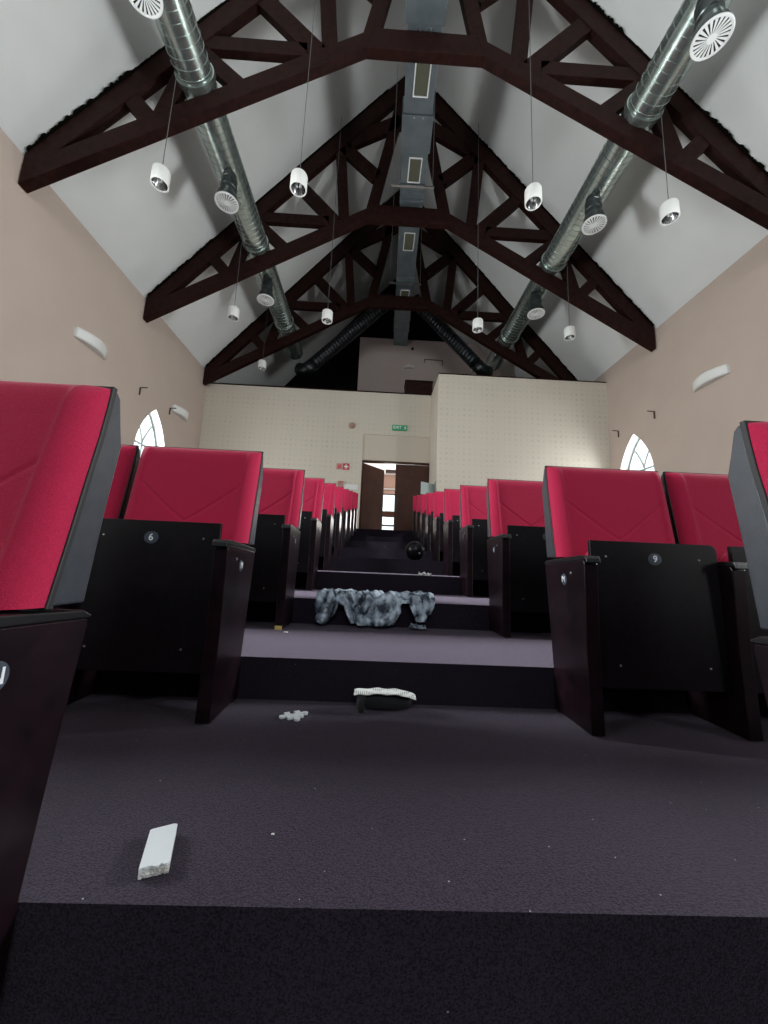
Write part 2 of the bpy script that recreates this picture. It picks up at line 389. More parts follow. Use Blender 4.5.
# lobby beyond the doors
b = MB()
b.box(-1.6, 3.4, 15.0, 15.15, fz(11), 2.15); b.box(-1.6, 0.25, 15.0, 15.15, 2.15, 4.7); b.box(0.97, 3.4, 15.0, 15.15, 2.15, 4.7); b.box(0.25, 0.97, 15.0, 15.15, 3.76, 4.7)
struct(b.build('wall_lobby_far', M['lobbyw']))
b = MB(); b.box(-1.75, -1.6, YB+0.2, 15.15, fz(11), 4.6); b.box(3.4, 3.55, YB+0.2, 15.15, fz(11), 4.6); struct(b.build('wall_lobby_sides', M['reveal']))
b = MB(); b.box(-1.75, 3.55, YB+0.2, 15.15, 4.56, 4.7); struct(b.build('ceiling_lobby', M['lobbyc']))
b = MB(); b.box(-1.75, 3.55, YB+0.2, 15.15, fz(11)-0.1, fz(11)); struct(b.build('floor_lobby', M['lobbyc']))
root = empty('door_2', (0.61, 15.05, 0), kind='structure')
b = MB()
for z0, z1 in ((2.15, 2.20), (2.41, 2.47), (2.79, 3.03), (3.72, 3.76)): b.box(-0.35, 0.35, -0.03, 0.03, z0, z1)
for x in (-0.36, 0.32): b.box(x, x+0.04, -0.03, 0.03, 2.15, 3.76)
b.build('door_frame', M['door'], root)
b = MB(); b.box(-0.33, 0.33, -0.004, 0.004, 2.17, 3.74); b.build('door_pane', M['glass'], root)
b = MB(); b.box(0.35, 0.85, 14.2, 14.32, 4.44, 4.545); tag(b.build('air_conditioner', M['hook']), 'dark slim fitting on the white lobby ceiling, seen through the open door gap', 'ceiling fitting')
b = MB(); b.box(-1.6, 3.4, 14.9, 14.99, 3.92, 3.97); struct(b.build('trim_4', M['reveal']))
area('lobby_ceiling_daylight', (0.9, 14.9, 2.9), (math.radians(90), 0, PI), 1.4, 1.4, 90, (1, 0.97, 0.93))

# ------------------------------------------------------------------ roof trusses
TY = [4.674, 7.577, 10.48]
KT = 0.15                                                            # timber thickness
def make_truss():
    root = empty('roof_truss')
    ro = lambda x: 13.26 - 1.186*x
    chord_b = lambda x: 8.80 - 0.601*(x - 0.945)
    def beam(name, poly, s, t0=0.0, t1=KT):
        b = MB(); b.prism(poly, lambda u, v, k: (s*u, (t0, t1)[k], v)); return b.build(name, M['beam'], root, bevel=0.006)
    def brace(p0, p1, wd, s):
        p0 = Vector(p0); p1 = Vector(p1); d = (p1-p0).normalized(); n = Vector((-d.y, d.x))*wd/2
        return beam('brace', [tuple(p0-n), tuple(p1-n), tuple(p1+n), tuple(p0+n)], s, 0.018, KT-0.018)
    for s in (-1, 1):
        X1 = 5.755
        beam('rafter', [(0, ro(0)), (X1, ro(X1)), (X1, ro(X1)-0.40), (X1-0.25, chord_b(X1-0.25)+0.22), (0, ro(0)-0.59)], s, 0.004, KT-0.004)
        beam('bottom_chord', [(0.945, 8.80), (X1, chord_b(X1)), (X1, chord_b(X1)+0.34), (0.80, 8.80+0.40)], s)
        for p0, p1, wd in (((4.0, 7.10), (4.47, 7.61), .25), ((3.99, 7.10), (3.67, 8.25), .25), ((2.80, 7.90), (3.5, 8.53), .25),
                           ((1.85, 8.70), (3.45, 8.70), .26), ((1.65, 8.65), (2.68, 9.72), .30), ((1.49, 8.6), (1.70, 10.8), .25),
                           ((0.90, 8.95), (0.24, 12.4), .25), ((0.78, 10.01), (1.75, 10.92), .32), ((1.58, 10.90), (0.25, 11.69), .36)):
            brace(p0, p1, wd, s)
    beam('tie_beam', [(-0.945, 8.80), (0.945, 8.80), (0.80, 9.20), (-0.80, 9.20)], 1, 0.002, KT-0.002)
    beam('collar', [(-0.42, 11.55), (0.42, 11.55), (0.36, 11.85), (-0.36, 11.85)], 1, 0.02, KT-0.02)
    rnd = random.Random(7)
    for s in (-1, 1):                                               # ragged gap foam along the roof line, one continuous ridge
        b = MB(); x = 5.72; prev = None
        while x > 0.6:
            amp = .055 if (x > 4.4 or (s > 0 and 1.2 < x < 3.2)) else .02
            h = rnd.uniform(.002, amp); q = [b.b.verts.new(p) for p in ((s*x, 0.02, ro(x)-.03), (s*x, -h, ro(x)-.02), (s*x, -h*.6, ro(x)+.035), (s*x, 0.03, ro(x)+.03))]
            if prev:
                for i in range(4): b.b.faces.new((prev[i], prev[(i+1) % 4], q[(i+1) % 4], q[i]))
            prev = q; x -= rnd.uniform(.012, .03)
        b.build('foam_edge', M['foam'], root)
    return root
tr = make_truss()
for i, lab in enumerate(('dark timber roof truss nearest the viewer, widest across the ceiling', 'dark timber roof truss in the middle, second of the three from the front',
                         'dark timber roof truss furthest back, above the rear wall')):
    o = tr if i == 0 else copy_tree(tr)
    o.location = (XC, TY[i], 0); tag(o, lab, 'roof truss', 'roof trusses under the ceiling')

# ------------------------------------------------------------------ spiral ducts
def spiral(p0, p1, r, pitch=0.115):
    p0 = Vector(p0); p1 = Vector(p1); L = (p1-p0).length; P = []; R = []
    n = int(L/pitch); d = (p1-p0)/L
    for i in range(n+1):
        a = i*pitch
        for da, dr in ((0, 0), (0.02*pitch, 0.005), (0.09*pitch, 0.005), (0.11*pitch, 0)):
            if a+da < L: P.append(p0 + d*(a+da)); R.append(r+dr)
    P.append(p1); R.append(r)
    return MB().tube(P, R, 28)
def round_duct(x, lab):
    root = empty('round_duct', (x, 0, 7.90)); tag(root, lab, 'air duct', 'round spiral air ducts')
    spiral((0, -4.0, 0), (0, 11.85, 0), 0.265).build('duct_tube', M['duct'], root, smooth=True)
    for yy in (4.60, 7.50, 10.25):
        MB().lathe([(0.27, -0.04), (0.292, -0.035), (0.292, 0.035), (0.27, 0.04)], 28, Matrix.Translation((0, yy, 0)) @ Matrix.Rotation(PI/2, 4, 'X')).build('collar', M['duct'], root, smooth=True)
    return root
round_duct(XC-3.45, 'shiny round spiral duct under the left roof slope')
round_duct(XC+3.40, 'shiny round spiral duct under the right roof slope')
for s, lab, P in ((-1, 'shade-darkened diagonal round duct from the central duct down to the left, behind the rear truss', [(.24, 11.45, 9.86), (-2.25, 11.45, 7.29), (-2.44, 11.48, 7.13), (-2.60, 11.55, 7.10), (-2.74, 11.64, 7.18)]),
                  (1, 'shade-darkened diagonal round duct from the central duct down to the right, behind the rear truss', [(1.02, 11.45, 9.86), (3.15, 11.45, 7.62), (3.33, 11.48, 7.46), (3.48, 11.55, 7.40), (3.62, 11.64, 7.45)])):
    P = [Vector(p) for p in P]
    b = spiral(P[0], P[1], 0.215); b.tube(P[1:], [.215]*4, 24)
    tag(b.build('branch_duct', M['shaded_duct'], smooth='all'), lab, 'air duct', 'diagonal branch ducts')

def diffuser(x, y, lab):
    x = XC + (x-XC)*1.0; k_ = .955; x *= k_; y *= k_; root = empty('air_diffuser', (x, y, 7.05)); tag(root, lab, 'air diffuser', 'round diffusers hanging from the spiral ducts')
    MB().lathe([(0.0, 0.568), (0.115, 0.568), (0.115, 0.50), (0.135, 0.49), (0.135, 0.46), (0.12, 0.45), (0.12, 0.37), (0.14, 0.36), (0.14, 0.30), (0.13, 0.29), (0.13, 0.20), (0.15, 0.19), (0.18, 0.10), (0.20, 0.03), (0.20, 0.012), (0.0, 0.012)], 28).build('neck', M['neck'], root, smooth=True)
    MB().lathe([(0.0, 0.010), (0.203, 0.010), (0.203, -0.004), (0.190, -0.012), (0.174, -0.004), (0.171, 0.004), (0.0, 0.004)], 32).build('face_ring', M['vane'], root, smooth=True)
    MB().lathe([(0.0, 0.0035), (0.172, 0.0035), (0.172, -0.001), (0, -0.001)], 28).build('dark_slots', M['slot'], root)
    b = MB(); nv = 22
    for k in range(nv):
        a0 = 2*PI*k/nv; a1 = a0 + 2*PI/nv*0.55; a2 = a0 + 0.16
        P = [(0.045, a0), (0.173, a2), (0.173, a2 + (a1-a0)), (0.045, a1)]
        b.prism([(r*math.cos(t), r*math.sin(t)) for r, t in P], lambda u, v, q: (u, v, (-0.010, -0.002)[q]))
    b.lathe([(0, -0.002), (0.05, -0.002), (0.05, -0.012), (0, -0.014)], 20)
    b.build('swirl_vanes', M['vane'], root)
    return root
for x, y, lab in ((XC-3.50, 3.52, 'round white diffuser on the left duct at the top edge, cut by the frame'), (XC-3.50, 6.08, 'round white diffuser on the left duct between front and middle trusses'),
                  (XC-3.50, 8.63, 'round white diffuser on the left duct beyond the middle truss'), (XC+3.42, 3.52, 'large round white diffuser at top right, nearest on the right duct'),
                  (XC+3.46, 6.04, 'round white diffuser on the right duct between front and middle trusses'), (XC+3.45, 8.55, 'round white diffuser on the right duct beyond the middle truss')):
    diffuser(x, y, lab)

# ------------------------------------------------------------------ central rectangular duct
root = empty('rectangular_duct', (XC, 0, 9.22)); tag(root, 'grey rectangular sheet metal duct running along the ridge over the aisle', 'air duct')
cx = lambda y: -0.015 + 0.028*(y-5)
def sec(y0, y1, hw, z0, z1, name='duct_section'):
    b = MB(); b.hexa([(cx(y0)-hw, y0, z0), (cx(y0)+hw, y0, z0), (cx(y1)+hw, y1, z0), (cx(y1)-hw, y1, z0), (cx(y0)-hw, y0, z1), (cx(y0)+hw, y0, z1), (cx(y1)+hw, y1, z1), (cx(y1)-hw, y1, z1)])
    return b.build(name, M['rduct'], root, bevel=0.008)
sec(-4, 3.2, .27, 0, .38); sec(3.2, 4.60, .31, -.035, .42, 'silencer'); sec(4.60, 5.78, .27, 0, .38); sec(5.78, 6.42, .30, -.03, .40, 'silencer')
sec(6.42, 7.12, .27, 0, .38)
for i in range(4): sec(7.12 + i*0.11, 7.19 + i*0.11, .275, -.01, .39, 'flange')
sec(7.19, 9.75, .262, 0.004, .376); sec(9.75, 9.83, .285, -.015, .4, 'flange'); sec(9.83, 13.15, .262, 0, .38)
sec(11.6, 11.66, .285, -.015, .4, 'flange'); sec(12.2, 12.26, .285, -.015, .4, 'flange')
for y0, y1 in ((5.03, 5.52), (6.52, 7.03), (8.27, 8.81), (10.24, 10.68)):
    c = cx((y0+y1)/2)+0.02; z = -0.004
    b = MB(); fw_ = 0.022
    b.box(c-.14, c+.14, y0, y0+fw_, z-.014, z+.002); b.box(c-.14, c+.14, y1-fw_, y1, z-.014, z+.002); b.box(c-.14, c-.14+fw_, y0+fw_, y1-fw_, z-.014, z+.002); b.box(c+.14-fw_, c+.14, y0+fw_, y1-fw_, z-.014, z+.002)
    g = b.build('grille_frame', M['vane'], root)
    b = MB(); b.box(c-.118, c+.118, y0+fw_, y1-fw_, z-.004, z+.001)
    for i in range(9): x = c-.105+.026*i; b.box(x, x+.006, y0+fw_, y1-fw_, z-.011, z-.003)
    b.build('grille', M['grille'], g)
for yy in (7.08, 9.95):
    b = MB(); b.box(cx(yy)-.48, cx(yy)+.48, yy-.02, yy+.02, -.06, -.02); b.tube([(cx(yy)-.45, yy, -.05), (cx(yy)-.45, yy, 3.3)], .006, 6); b.tube([(cx(yy)+.45, yy, -.05), (cx(yy)+.45, yy, 3.3)], .006, 6)
    b.build('hanger_bar', M['screw'], root)
for yy in (4.66, 5.82):
    for dx in (-.07, .10):
        MB().lathe([(0, 0), (.018, -.004), (.018, -.03), (0, -.034)], 12, Matrix.Translation((cx(yy)+dx, yy, 0.0))).build('bolt', M['screw'], root)

# ------------------------------------------------------------------ pendant lamps
def pendant(x, y, z, top, lab):
    root = empty('pendant_lamp', (x, y, z)); tag(root, lab, 'pendant lamp', 'white cylinder pendant lamps')
    MB().lathe([(0.0, .215), (.09, .215), (.108, .21), (.115, .195), (.115, -.005), (.110, -.012), (.100, -.012), (.098, .02), (.098, .03)], 28).build('lamp_shade', M['lampw'], root, smooth=True)
    MB().lathe([(.098, .0), (.085, .05), (.05, .11), (0, .125)], 24).build('reflector', M['reflector'], root, smooth=True)
    b = MB()
    for dx in (-.025, .025): b.tube([(dx, 0, .11), (dx, 0, .05), (dx*0.6, 0, .025)], [.017, .017, .008], 10)
    b.build('bulb', M['bulb'], root, smooth=True)
    MB().tube([(0, 0, .215), (0, 0, top-z)], .0055, 6).build('cord', M['cord'], root)
    MB().lathe([(0, .235), (.018, .235), (.022, .214), (0, .214)], 12).build('cable_gland', M['lampw'], root)
for x, y, z, lab in ((-3.16, 4.45, 5.80, 'white cylinder pendant lamp hanging furthest left in the front row of lamps'), (-1.27, 4.45, 5.87, 'white cylinder pendant lamp left of the central duct in the front row of lamps'),
                     (2.03, 4.45, 5.90, 'white cylinder pendant lamp right of the central duct in the front row of lamps'), (3.99, 4.45, 5.80, 'white cylinder pendant lamp hanging furthest right in the front row of lamps'),
                     (-3.24, 7.35, 5.90, 'small white pendant lamp at far left below the middle truss'), (-1.23, 7.35, 5.96, 'white pendant lamp left of the central duct below the middle truss'),
                     (2.06, 7.35, 5.96, 'white pendant lamp right of the central duct below the middle truss'), (4.10, 7.35, 5.90, 'small white pendant lamp at far right below the middle truss'),
                     (-3.53, 10.28, 6.40, 'smallest white pendant lamp, furthest back on the left above the rear wall')):
    d_ = min(abs(x-(XC-3.45)), abs(x-(XC+3.40)))      # the outer lamps hang from the spiral ducts, the inner ones from the ceiling
    pendant(x, y, z, 7.90 - math.sqrt(.27**2 - d_*d_) - .012 if d_ < .262 else ceil_z(x) - .01, lab)

# ------------------------------------------------------------------ wall fittings
def sconce(x, out, yc, z, lab, ln=0.74):
    root = empty('wall_sconce', (x, yc, z)); tag(root, lab, 'wall lamp', 'curved white wall lamps')
    # a shallow curved trough: bowed front, open at the top
    def f(u, v):
        t = (u-.5)*2; bow = .04 + .13*(1-t*t); return (-out*(bow*(0.75 + .25*v)), t*ln/2, -.09 + .18*v)
    b = MB(); b.grid(18, 4, f); b.build('lamp_shade', M['lampw'], root, smooth=True, solid=0.008)
    b = MB(); P = [((-out*(.04 + .13*(1-t*t))*.75), t*ln/2) for t in [-1 + 2*i/18 for i in range(19)]]
    b.prism([(0, -ln/2)] + P + [(0, ln/2)], lambda u, v, k: (u, v, (-.092, -.084)[k])); b.build('lamp_base', M['lampw'], root)
    b = MB(); b.box(min(0, -out*.03), max(0, -out*.03), -ln/2, ln/2, -.09, .07); b.build('back_plate', M['lampw'], root)
for x, out, s in ((WL, -1, 'left'), (WR, 1, 'right')):
    sconce(x, out, 6.36, 4.52, 'curved white wall lamp high on the %s wall, the nearer one' % s)
    if s == 'left': sconce(x, out, 9.50, 4.55, 'small curved white wall lamp on the left wall near the rear corner')
for x, out, y, z, lab in ((WL, -1, 7.83, 4.36, 'small dark L-shaped hook on the left wall above the pointed window'), (WL, -1, 9.03, 4.42, 'small dark L-shaped hook beside the far curved lamp on the left wall'),
                     (WR, 1, 7.78, 4.42, 'small dark L-shaped hook on the right wall, the nearer and higher one'), (WR, 1, 9.02, 4.43, 'small dark L-shaped hook on the right wall beside the rear corner')):
    b = MB(); b.tube([(0, 0, .04), (-out*.03, .0, .07), (-out*.14, .03, .085)], .012, 8); b.tube([(-out*.005, 0, .07), (-out*.005, 0, -.10)], .016, 8)
    o = b.build('wall_hook', M['hook'], loc=(x - out*.012, y, z)); tag(o, lab, 'hook', 'dark hooks on the side walls')

# signs and small things on the rear wall
F = lambda loc: facing(loc, (1, 0, 0), (0, 0, 1))
root = empty('exit_sign', (0.63, YB, 4.95)); tag(root, 'small green emergency exit sign above the door recess', 'exit sign')
b = MB(); b.box(-.23, .23, -.05, 0, -.085, .085); b.build('sign_box', M['green'], root, bevel=.006)
text('EXIT', 'sign_lettering', .125, M['white'], root, F((-.07, -.0515, 0)))
b = MB()                                                              # running figure
for P in ([(-.012, -.03), (.006, -.034), (.016, .012), (-.002, .016)], [(-.004, -.028), (-.030, -.060), (-.020, -.067), (.008, -.036)], [(.0, -.03), (.026, -.042), (.022, -.07), (.034, -.07), (.038, -.034), (.01, -.02)],
          [(.0, .012), (-.03, .0), (-.028, -.01), (.004, .002)], [(.012, .012), (.034, -.006), (.04, .002), (.014, .024)]):
    b.prism(P, lambda u, v, k: (.165+u, (-.052, -.050)[k], v+.01))
b.lathe([(0, .001), (.012, .001), (.012, -.001), (0, -.001)], 12, Matrix.Translation((.178, -.0515, .047)) @ Matrix.Rotation(PI/2, 4, 'X'))
b.build('running_figure', M['white'], root)
root = empty('beam_detector', (-0.82, YB, 4.95)); tag(root, 'small brown detector fixed to the rear wall left of the green exit sign', 'detector')
MB().lathe([(0, 0), (.10, 0), (.09, .03), (.06, .05), (.04, .09), (0, .10)], 20, Matrix.Rotation(PI/2, 4, 'X')).build('detector_base', M['detector'], root, smooth=True)
root = empty('fire_sign', (-0.925, YB, 3.66)); tag(root, 'red square sign with white cross on the rear wall beside the door', 'sign')
b = MB(); b.box(-.10, .10, -.012, 0, -.10, .10); b.build('sign_plate', M['redsign'], root)
b = MB(); b.box(-.02, .02, -.015, -.011, -.065, .065); b.box(-.065, .065, -.0155, -.0115, -.02, .02); b.build('cross_symbol', M['white'], root)
root = empty('extinguisher_sign', (-1.13, YB, 3.66)); tag(root, 'faded pink sign left of the red cross sign on the rear wall', 'sign')
b = MB(); b.box(-.08, .08, -.01, 0, -.09, .09); b.build('sign_plate', M['pinksign'], root)
b = MB(); b.box(-.035, -.005, -.013, -.009, -.06, .03); b.box(.01, .05, -.013, -.009, -.05, -.02); b.box(.0, .05, -.013, -.009, .0, .04); b.build('sign_symbol', M['redsign'], root)
b = MB(); b.box(-.20, .20, -.008, 0, -.075, .075); o = b.build('notice_strip', M['paper'], loc=(-0.75, YB, 3.05)); tag(o, 'white paper strip on the rear wall just left of the brown doors', 'notice')
root = empty('alarm_post', (-1.06, YB, 3.16)); tag(root, 'small dark red bracket on the rear wall beside the white strip', 'bracket')
b = MB(); b.box(-.09, .09, -.06, 0, .02, .05); b.box(-.07, -.03, -.05, 0, -.12, .02); b.box(.03, .07, -.05, 0, -.12, .02); b.build('bracket_frame', M['pinksign'], root)
root = empty('open_hatch', (1.55, YX+0.15, 2.80)); tag(root, 'pale grey hatch leaf standing open at the corner of the projecting room', 'hatch')
b = MB(); b.hexa([(-.01, -.0, -.35), (-.39, -.26, -.35), (-.40, -.24, -.35), (-.02, .02, -.35), (-.01, 0, .17), (-.39, -.26, .17), (-.40, -.24, .17), (-.02, .02, .17)]); b.build('hatch_leaf', M['upvc'], root)
b = MB(); b.box(-.0, .018, -.14, .05, -.35, .24); b.build('hatch_frame', M['upvc'], root)
# upper storey fittings
for x, z, lab in ((1.07, 8.42, 'pale half-round lamp on the mauve upper wall, the left one'), (3.60, 8.42, 'pale half-round lamp on the mauve upper wall, the right one')):
    root = empty('uplighter', (x, 13.2, z)); tag(root, lab, 'wall lamp', 'half-round lamps on the upper wall')
    b = MB(); b.grid(14, 8, lambda u, v: (.21*math.cos(PI*u)*math.cos(v*PI/2), -.16*math.sin(PI*u)*math.cos(v*PI/2), -.10 + .17*math.sin(v*PI/2))); b.build('lamp_shade', M['lampw'], root, smooth=True)
    b = MB(); b.prism([(.21*math.cos(PI*i/14), -.16*math.sin(PI*i/14)) for i in range(15)], lambda u, v, k: (u, v, (-.115, -.10)[k])); b.build('lamp_base', M['lampw'], root)
b = MB(); b.box(-.36, .36, -.012, 0, .10, .13); b.box(-.36, -.33, -.012, 0, -.02, .10); b.box(.33, .36, -.012, 0, -.12, .10); o = b.build('wall_bracket', M['hook'], loc=(1.98, 13.2, 8.62)); tag(o, 'thin dark bracket-shaped rail on the mauve upper wall', 'rail')
o = MB().lathe([(0, 0), (.06, 0), (.05, .04), (0, .05)], 14, Matrix.Rotation(PI/2, 4, 'X')).build('wall_sensor', M['slot'], smooth=True, loc=(1.16, 13.2, 9.15)); tag(o, 'tiny black round sensor near the top of the mauve upper wall', 'sensor')
b = MB(); b.box(-.42, .42, 0, .5, 0, .40); b.box(-.44, .44, -.02, .52, .40, .43); o = b.build('timber_chest', M['beam'], loc=(1.19, YB-.02, 6.10), bevel=.01); tag(o, 'dark brown timber box on top of the rear wall beside the projecting room', 'box')

# ------------------------------------------------------------------ auditorium seats
AL, AR, SL, SR = 0.528, 0.787, 0.0109, 0.0188
CELL = 0.565
def side_profile():
    return [(1.362, .008), (1.625, .008), (1.629, .17), (1.650, .34), (1.684, .588), (1.682, .602), (1.376, .616), (1.366, .60), (1.372, .30)]
def back_line(z):
    P = [(.46, 1.555), (.63, 1.585), (.75, 1.607), (.87, 1.627), (.97, 1.645), (1.06, 1.655)]
    for (a, ya), (c, yc) in zip(P, P[1:]):
        if z <= c: return ya + (yc-ya)*(z-a)/(c-a)
    return P[-1][1]
def make_chair(s):
    """s = +1: the aisle is on the -x side of the seat (right block); local x runs away from the aisle"""
    root = empty('auditorium_seat')
    X = lambda u: s*u
    def bx(b, x0, x1, y0, y1, z0, z1): return b.box(min(X(x0), X(x1)), max(X(x0), X(x1)), y0, y1, z0, z1)
    for i, x in enumerate((0, CELL)):
        b = MB(); b.prism(side_profile(), lambda u, v, k: (X(x + (.0, .05)[k]), u, v)); p = b.build('side_panel', M['wood'], root, bevel=.003)
        b = MB(); P = [(1.352, .622), (1.350, .606), (1.356, .604), (1.364, .616), (1.688, .602), (1.691, .608), (1.67, .6185), (1.40, .6345), (1.360, .632)]
        b.prism([P[j] for j in (0, 1, 2, 3, 4, 5, 6, 7, 8)], lambda u, v, k: (X(x + (-.001, .053)[k]), u, v)); b.build('armrest', M['black'], root, bevel=.003)
        if i == 0:
            d = MB().lathe([(0, 0), (.027, 0), (.027, .002), (0, .003)], 24, facing((X(-.0005), 1.515, .54), (0, -s, 0), (0, 0, 1)) @ Matrix.Diagonal((.8, .85, 1, 1))).build('row_disc', M['disc'], root)
            MB().lathe([(0, 0), (.006, 0), (.005, .002), (0, .002)], 10, facing((X(-.0005), 1.465, .565), (0, -s, 0), (0, 0, 1))).build('screw', M['screw'], root)
    # the seat is tipped up: plywood underside to the front, red cushion behind
    b = MB(); x0, x1 = .056, .560; r = .025; z0, z1 = .155, .697; P = []
    for cx_, cz_, a0 in ((x1-r, z1-r, 0), (x0+.004, z1-.004, PI/2), (x0+.004, z0+.004, PI), (x1-r, z0+r, 1.5*PI)):
        rr = r if cx_ > .3 else .004
        for i in range(5): a = a0 + PI/2*i/4; P.append((cx_ + rr*math.cos(a), cz_ + rr*math.sin(a)))
    b.prism(P, lambda u, v, k: (X(u), (1.412, 1.430)[k] + (v-.4)*.03, v)); pan = b.build('seat_pan', M['panwood'], root, bevel=.002)
    for sx, sz in ((.115, .635), (.485, .635), (.145, .235), (.485, .235)):
        MB().lathe([(0, 0), (.0045, 0), (.0035, .002), (0, .0025)], 10, facing((X(sx), 1.4115 + (sz-.4)*.03, sz), (1, 0, 0), (0, 0, 1))).build('screw', M['screw'], pan)
    d = MB().lathe([(0, 0), (.027, 0), (.027, .002), (0, .003)], 24, facing((X(.308), 1.4115 + (.632-.4)*.03, .632), (1, 0, 0), (0, 0, 1)) @ Matrix.Diagonal((1.0, .85, 1, 1))).build('number_disc', M['disc'], root)
    # tipped cushion
    b = MB()
    def cf(u, v):
        t = 2*PI*v; sx = math.copysign(abs(math.cos(t))**.5, math.cos(t)); sz = math.copysign(abs(math.sin(t))**.45, math.sin(t))
        w_ = (1 - abs(2*u-1)**6)**.3
        return (X(.058 + .500*u), 1.485 + .048*sx*w_, .43 + .270*sz*w_)
    b.grid(20, 28, cf); bmesh.ops.remove_doubles(b.b, verts=b.b.verts, dist=1e-4)
    b.build('seat_cushion', M['red'], root, smooth='all')
    # backrest cushion with bolster seams
    BW = .530
    b = MB(); z0, z1 = .632, 1.055
    def bf(u, v):
        z = z0 + (z1-z0)*v; t = 2*u-1; e = max(0, 1-abs(t)**9)**.5 * max(0, 1-max(0, v)**16)**.5
        x = BW*u
        th = .050*e
        side = min(x, BW-x)
                               # bolsters
        seam = .0
        lim = .050 + .008*(1-v)
        th += .011/(1+math.exp((side-lim)/.0035))*e                         # raised bolsters
        seam += math.exp(-((side-lim)/.005)**2)*.5
        zc = .885 - .9*(side-.05) + .5*(side-.05)**2                        # seams slanting in from the bolsters
        seam += math.exp(-((z-zc)/.0055)**2) * (1 if side > .05 else 0)
        th -= .0038*min(1, seam)*e
        return (X(x), back_line(z) - th, z)
    G = b.grid(120, 96, bf)
    b.build('back_cushion', M['red'], root, smooth='all')
    zs = [z0-.004 + (z1+.004-z0+.004)*i/8 for i in range(9)]
    b = MB(); b.prism([(back_line(z)-.004, z) for z in zs] + [(back_line(z)+.008, z) for z in zs[::-1]], lambda u, v, k: (X((-.003, BW+.003)[k]), u, v)); b.build('piping', M['pipe'], root, bevel=.002)
    b = MB(); rear = [(1.682, 1.045), (1.695, .99), (1.706, .95), (1.697, .88), (1.687, .80), (1.678, .71), (1.670, .632)]
    b.prism([(back_line(z)+.0085, z) for z in [.632, .7, .8, .9, 1.0, 1.052]] + [(1.670, 1.056)] + rear, lambda u, v, k: (X((.002, BW-.002)[k]), u, v)); b.build('back_shell', M['shell'], root, bevel=.006)
    b = MB(); b.prism([(1.555, .44), (1.60, .6315), (1.668, .6315), (1.655, .50), (1.625, .42)], lambda u, v, k: (X((.056, .525)[k]), u, v)); b.build('shell_skirt', M['shell'], root)
    b = MB(); bx(b, .045, .065, 1.45, 1.62, .24, .30); bx(b, .542, .560, 1.45, 1.62, .24, .30); b.tube([(X(.06), 1.50, .27), (X(.555), 1.50, .27)], .012, 8) 
    b.build('hinge_bar', M['black'], root)
    return root
protoR = make_chair(1); protoL = make_chair(-1)
ORD = {1: 'first', 2: 'second', 3: 'third', 4: 'fourth', 5: 'fifth', 6: 'sixth', 7: 'seventh', 8: 'eighth', 9: 'ninth', 10: 'tenth'}
used = set()
def place(side, k, n):
    pr_ = protoR if side > 0 else protoL
    o = copy_tree(pr_)
    xa = (AR + SR*(k-2)) if side > 0 else (-AL + SL*(k-2))
    o.location = (xa + side*CELL*n, PT*(k-2), fz(k))
    def drop(prefix, far):
        c = sorted([c for c in o.children if c.name.startswith(prefix)], key=lambda c: min(abs(v.co.x) for v in c.data.vertices)); bpy.data.objects.remove(c[-1] if far else c[0])
    if n:
        for c in [c for c in o.children if c.name.startswith(('row_disc', 'screw'))]: bpy.data.objects.remove(c)
    if (k, n) in ((1, 0), (2, 0), (2, 1), (3, 0)):                        # the far side panel is the neighbouring seat's own
        drop('side_panel', True); drop('armrest', True)
    sd = 'right' if side > 0 else 'left'
    if n == 0:
        if k == 1: lab = 'large red seat cut by the %s edge of the photo, nearest the viewer' % sd
        elif k == 2: lab = 'red tip-up aisle seat numbered %s, on the %s of the aisle behind the nearest one' % ('9' if side > 0 else '6', sd)
        elif k == 10: lab = 'red aisle seat at the very back of the %s block, smallest of its line' % sd
        else: lab = 'red tip-up aisle seat in the %s row from the front, %s of the aisle' % (ORD[k], sd)
    elif n == 1: lab = ('red seat beside the number %s aisle seat, partly hidden by the nearest seat' % ('9' if side > 0 else '6')) if k == 2 else 'red tip-up seat next to the %s aisle seat of the %s row' % (sd, ORD[k])
    else: lab = 'red tip-up seat third from the aisle in the second row on the %s' % sd
    tag(o, lab, 'seat', 'red tip-up seats with black wooden sides')
    if n == 0 and k <= 3:
        L = {1: 'N', 2: 'M', 3: 'L'}[k]
        dsc = [c for c in o.children if c.name.startswith('row_disc')][0]
        text(L, 'row_letter', .034, M['white'], dsc, facing((side*-.0045, 1.515, .54), (0, -side, 0), (0, 0, 1)))
    num = {(1, 2, 0): '9', (-1, 2, 0): '6', (1, 3, 0): '9', (-1, 3, 0): '6'}.get((side, k, n))
    if num:
        dsc = [c for c in o.children if c.name.startswith('number_disc')][0]
        text(num, 'seat_number', .036, M['white'], dsc, facing((side*.308, 1.4075 + (.632-.4)*.03, .632), (1, 0, 0), (0, 0, 1)))
    return o
for side in (1, -1):
    for k in range(1, 11):
        place(side, k, 0)
    for k, n in ((1, 1), (2, 1), (2, 2), (3, 1)): place(side, k, n)
def remove_tree(o):
    for c in children(o): remove_tree(c)
    bpy.data.objects.remove(o)
remove_tree(protoR); remove_tree(protoL)

